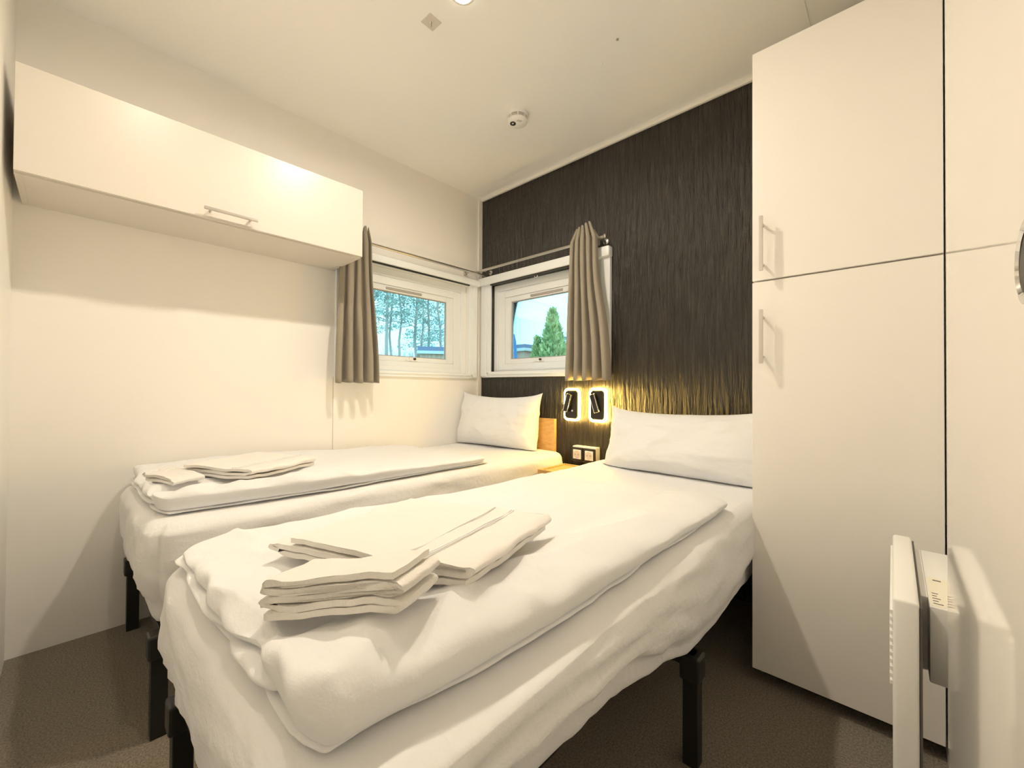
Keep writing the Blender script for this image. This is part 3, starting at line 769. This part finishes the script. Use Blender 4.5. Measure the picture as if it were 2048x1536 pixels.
def bare_tree(x, y, h, r, seed, label, name='bare_tree', spread=.9, lv=4, kids=3, group='bare winter trees outside'):
    rs = random.Random(seed); b = new()
    def br(p, d, l, r_, lev):
        pts = [p]; q = p; dd = d.copy()
        for _ in range(4):
            dd = (dd + Vector((rs.gauss(0, .13), rs.gauss(0, .13), rs.gauss(.04, .1)))).normalized(); q = q + dd*l/4; pts.append(q)
        bm_tube(b, pts, [lerp(r_, r_*.5, i/4) for i in range(5)], 5 if lev > 1 else 4)
        if lev <= 0: return
        for k in range(kids + (2 if lev < 3 else 0)):
            f0 = rs.uniform(.35, 1); s = pts[min(3, int(f0*4))].lerp(pts[min(4, int(f0*4)+1)], .5)
            nd = (dd + Vector((rs.gauss(0, spread), rs.gauss(0, spread), rs.gauss(.2, .5)))).normalized()
            br(s, nd, l*rs.uniform(.45, .7), max(.006, r_*.5), lev-1)
    br(Vector((x, y, GZ)), Vector((0, 0, 1)), h*.5, r, lv)
    o = obj(name, b, M['twig'], None, True, loc=(x, y, GZ)); tag(o, label, 'tree', group)
for i, (x, y, h, r, c0) in enumerate(((-25, 13.65, 13, .16, 5.6), (-27, 15.2, 15, .12, 6.6), (-25, 14.75, 13.5, .12, 6.0), (-25, 16.2, 14, .15, 4.6),
                                      (-25, 17.4, 13, .13, 4.4), (-23, 16.9, 12, .13, 4.2), (-31, 15.2, 15, .14, 7.6), (-29, 19.6, 14, .14, 5.2), (-25, 12.2, 13, .13, 6.2))):
    pine(x, y, h, r, c0, 3.7*i, ('tall pine tree with a straight pale trunk seen through the left-wall window', 'slim pine tree with a bent trunk seen through the left-wall window', 'slim pine seen through the middle of the left-wall window',
        'pine behind the near end of the dark blue roof', 'bushy pine standing behind the dark blue roof', 'dense pine directly behind the roof vent', 'distant pine between the slim trunks', 'distant pine at the right end of the left-wall window', 'pine nearest the curtain in the left-wall window')[i])
for i, (x, y, h) in enumerate(((-23, 12.6, 5.0), (-22, 14.0, 5.2), (-20, 11.6, 4.5), (-21.5, 15.4, 5.0))):
    bare_tree(x, y, h, .05, 40+i, ('low bare bush below the tall pale pine trunk', 'tangled bare bush between the pine trunks', 'bare bush beside the curtain in the left-wall window', 'bare bush at the end of the dark blue roof')[i], 'bare_bush', .55, 3, 6, 'bare bushes under the pines')

def thuja(x, y, top, r, n, label, seed):
    t = thing('thuja', label, 'conifer', (x, y, GZ), 'clipped conifers outside the dark-wall window')
    b = new(); bm_cyl(b, (x, y, GZ), (x, y, top-.4), .07, .02, 8); obj('trunk', b, M['bark'], t, True)
    b = new(); hgt = top-GZ
    def R(f_): return r*(min(1, f_*6))**.5*(1-f_**1.5)**.8 + .02
    rings = []
    for j in range(25):
        f_ = j/24; rings.append([b.verts.new((x + R(f_)*.86*math.cos(2*PI*k/24)*(1+.15*N(k*.9+seed, j*.6)), y + R(f_)*.86*math.sin(2*PI*k/24)*(1+.15*N(k*.9+seed, j*.6)), GZ+.05+f_*(hgt-.12))) for k in range(24)])
    for A, B in zip(rings, rings[1:]):
        for k in range(24): b.faces.new((A[k], A[(k+1) % 24], B[(k+1) % 24], B[k]))
    for _ in range(n):
        f_ = random.random()**1.1; a = random.uniform(0, 2*PI); rr = R(f_)*random.uniform(.78, 1.12)
        p = Vector((x + rr*math.cos(a), y + rr*math.sin(a), GZ+.05+f_*(hgt-.1)))
        u_ = Vector((math.cos(a)*.5 + random.gauss(0, .35), math.sin(a)*.5 + random.gauss(0, .35), 1)).normalized(); w_ = u_.orthogonal(); w_.rotate(Matrix.Rotation(random.uniform(0, 2*PI), 3, u_))
        s = random.uniform(.05, .13)
        b.faces.new([b.verts.new(p - u_*s*.3), b.verts.new(p + w_*s*.33 + u_*s*.4), b.verts.new(p + u_*s*1.4), b.verts.new(p - w_*s*.33 + u_*s*.4)])
    obj('foliage', b, M['thuja'], t)
thuja(-5.44, 8.0, 3.36, .58, 5200, 'tall green cone-shaped conifer outside the dark-wall window', 1.0)
thuja(-6.05, 8.0, 2.55, .34, 2400, 'shorter green conifer left of the tall conifer', 4.0)

def shed(name, label, x0, x1, y0, y1, zw, zr, group=None, vent=None, pivot=None, turn=0.0):
    t = thing(name, label, 'shed', pivot or ((x0+x1)/2, (y0+y1)/2, GZ), group)
    b = new(); bm_box(b, x0, x1, y0, y1, GZ, zw); obj('wall', b, M['shedw'], t)
    b = new(); bm_box(b, x0-.15, x1+.15, y0-.15, y1+.15, zw, zw+.14, .01); obj('fascia', b, M['roofe'], t)
    b = new(); bm_box(b, x0-.12, x1+.12, y0-.12, y1+.12, zw+.14, zr); obj('roof', b, M['roofd'], t)
    if vent:
        b = new(); bm_cyl(b, (vent[0], vent[1], zr-.02), (vent[0], vent[1], zr+.30), .07, seg=12); bm_cyl(b, (vent[0], vent[1], zr+.30), (vent[0], vent[1], zr+.38), .11, .09, seg=12); obj('vent_pipe', b, M['blackp'], t, True)
    t.rotation_euler = (0, 0, turn)
    return t
shed('shed', 'red-brown shed with a dark blue roof behind the pines\' trunks', -16.5, -14, 9.0, 13.5, 2.50, 2.84, 'red-brown sheds outside', (-14.6, 10.35), (-14, 8.83, GZ), math.radians(-33.8))
shed('shed', 'red-brown shed behind the shorter conifer', -13.6, -10.1, 12.0, 15.0, 2.62, 2.93, 'red-brown sheds outside')
shed('shed', 'red-brown shed with a dark roof edge right of the tall conifer', -8.15, -4.2, 12.0, 15.5, 2.80, 3.08, 'red-brown sheds outside')
b = new(); bm_box(b, -16.5, -15.5, 3.5, 8.3, GZ, 2.20, .05); bm_box(b, -16.6, -15.4, 3.4, 8.4, 2.20, 2.32, .02)
tag(obj('caravan', b, M['vanw'], None, loc=(-16, 5.9, GZ)), 'low white caravan roof beside the curtain in the left-wall window', 'caravan')
b = new()
bm_tube(b, [(-8.35, 9.0, GZ), (-8.30, 9.0, 1.6), (-8.25, 9.0, 2.5), (-8.14, 9.0, 2.86), (-8.02, 9.0, 2.88), (-7.95, 9.0, 2.62), (-7.89, 9.0, 2.0), (-7.80, 9.0, 1.0), (-7.75, 9.0, GZ)], .055, 10)
tag(obj('play_frame', b, M['bluep'], None, True, loc=(-8.05, 9, GZ)), 'blue curved play frame tube outside the dark-wall window', 'play equipment')
bare_tree(-7.0, 14.5+3, 8.5, .10, 12, 'bare branching tree behind the tall conifer', spread=.75, lv=5)
bare_tree(-15.5, 19, 6.0, .08, 21, 'low bare tree behind the shed roof at the dark-wall window', spread=.6, lv=4)

# ------------------------------------------------------------------ daylight portals, colour management
for nm, loc, rot, sx, sy in (('daylight_window_1', (-.1, -.56, 1.32), (0, -PI/2, 0), .42, .60), ('daylight_window_2', (.546, .1, 1.33), (-PI/2, 0, 0), .60, .42)):
    l = bpy.data.lights.new(nm, 'AREA'); l.shape = 'RECTANGLE'; l.size = sx; l.size_y = sy; l.cycles.is_portal = True
    o = bpy.data.objects.new(nm, l); COL.objects.link(o); o.location = loc; o.rotation_euler = rot
vs = S.view_settings
S.cycles.max_bounces = 16; S.cycles.diffuse_bounces = 12; S.cycles.transparent_max_bounces = 16
S.display_settings.display_device = 'sRGB'
vs.view_transform = 'Standard'; vs.look = 'None'; vs.gamma = 1; vs.use_curve_mapping = False; vs.exposure = 0.0
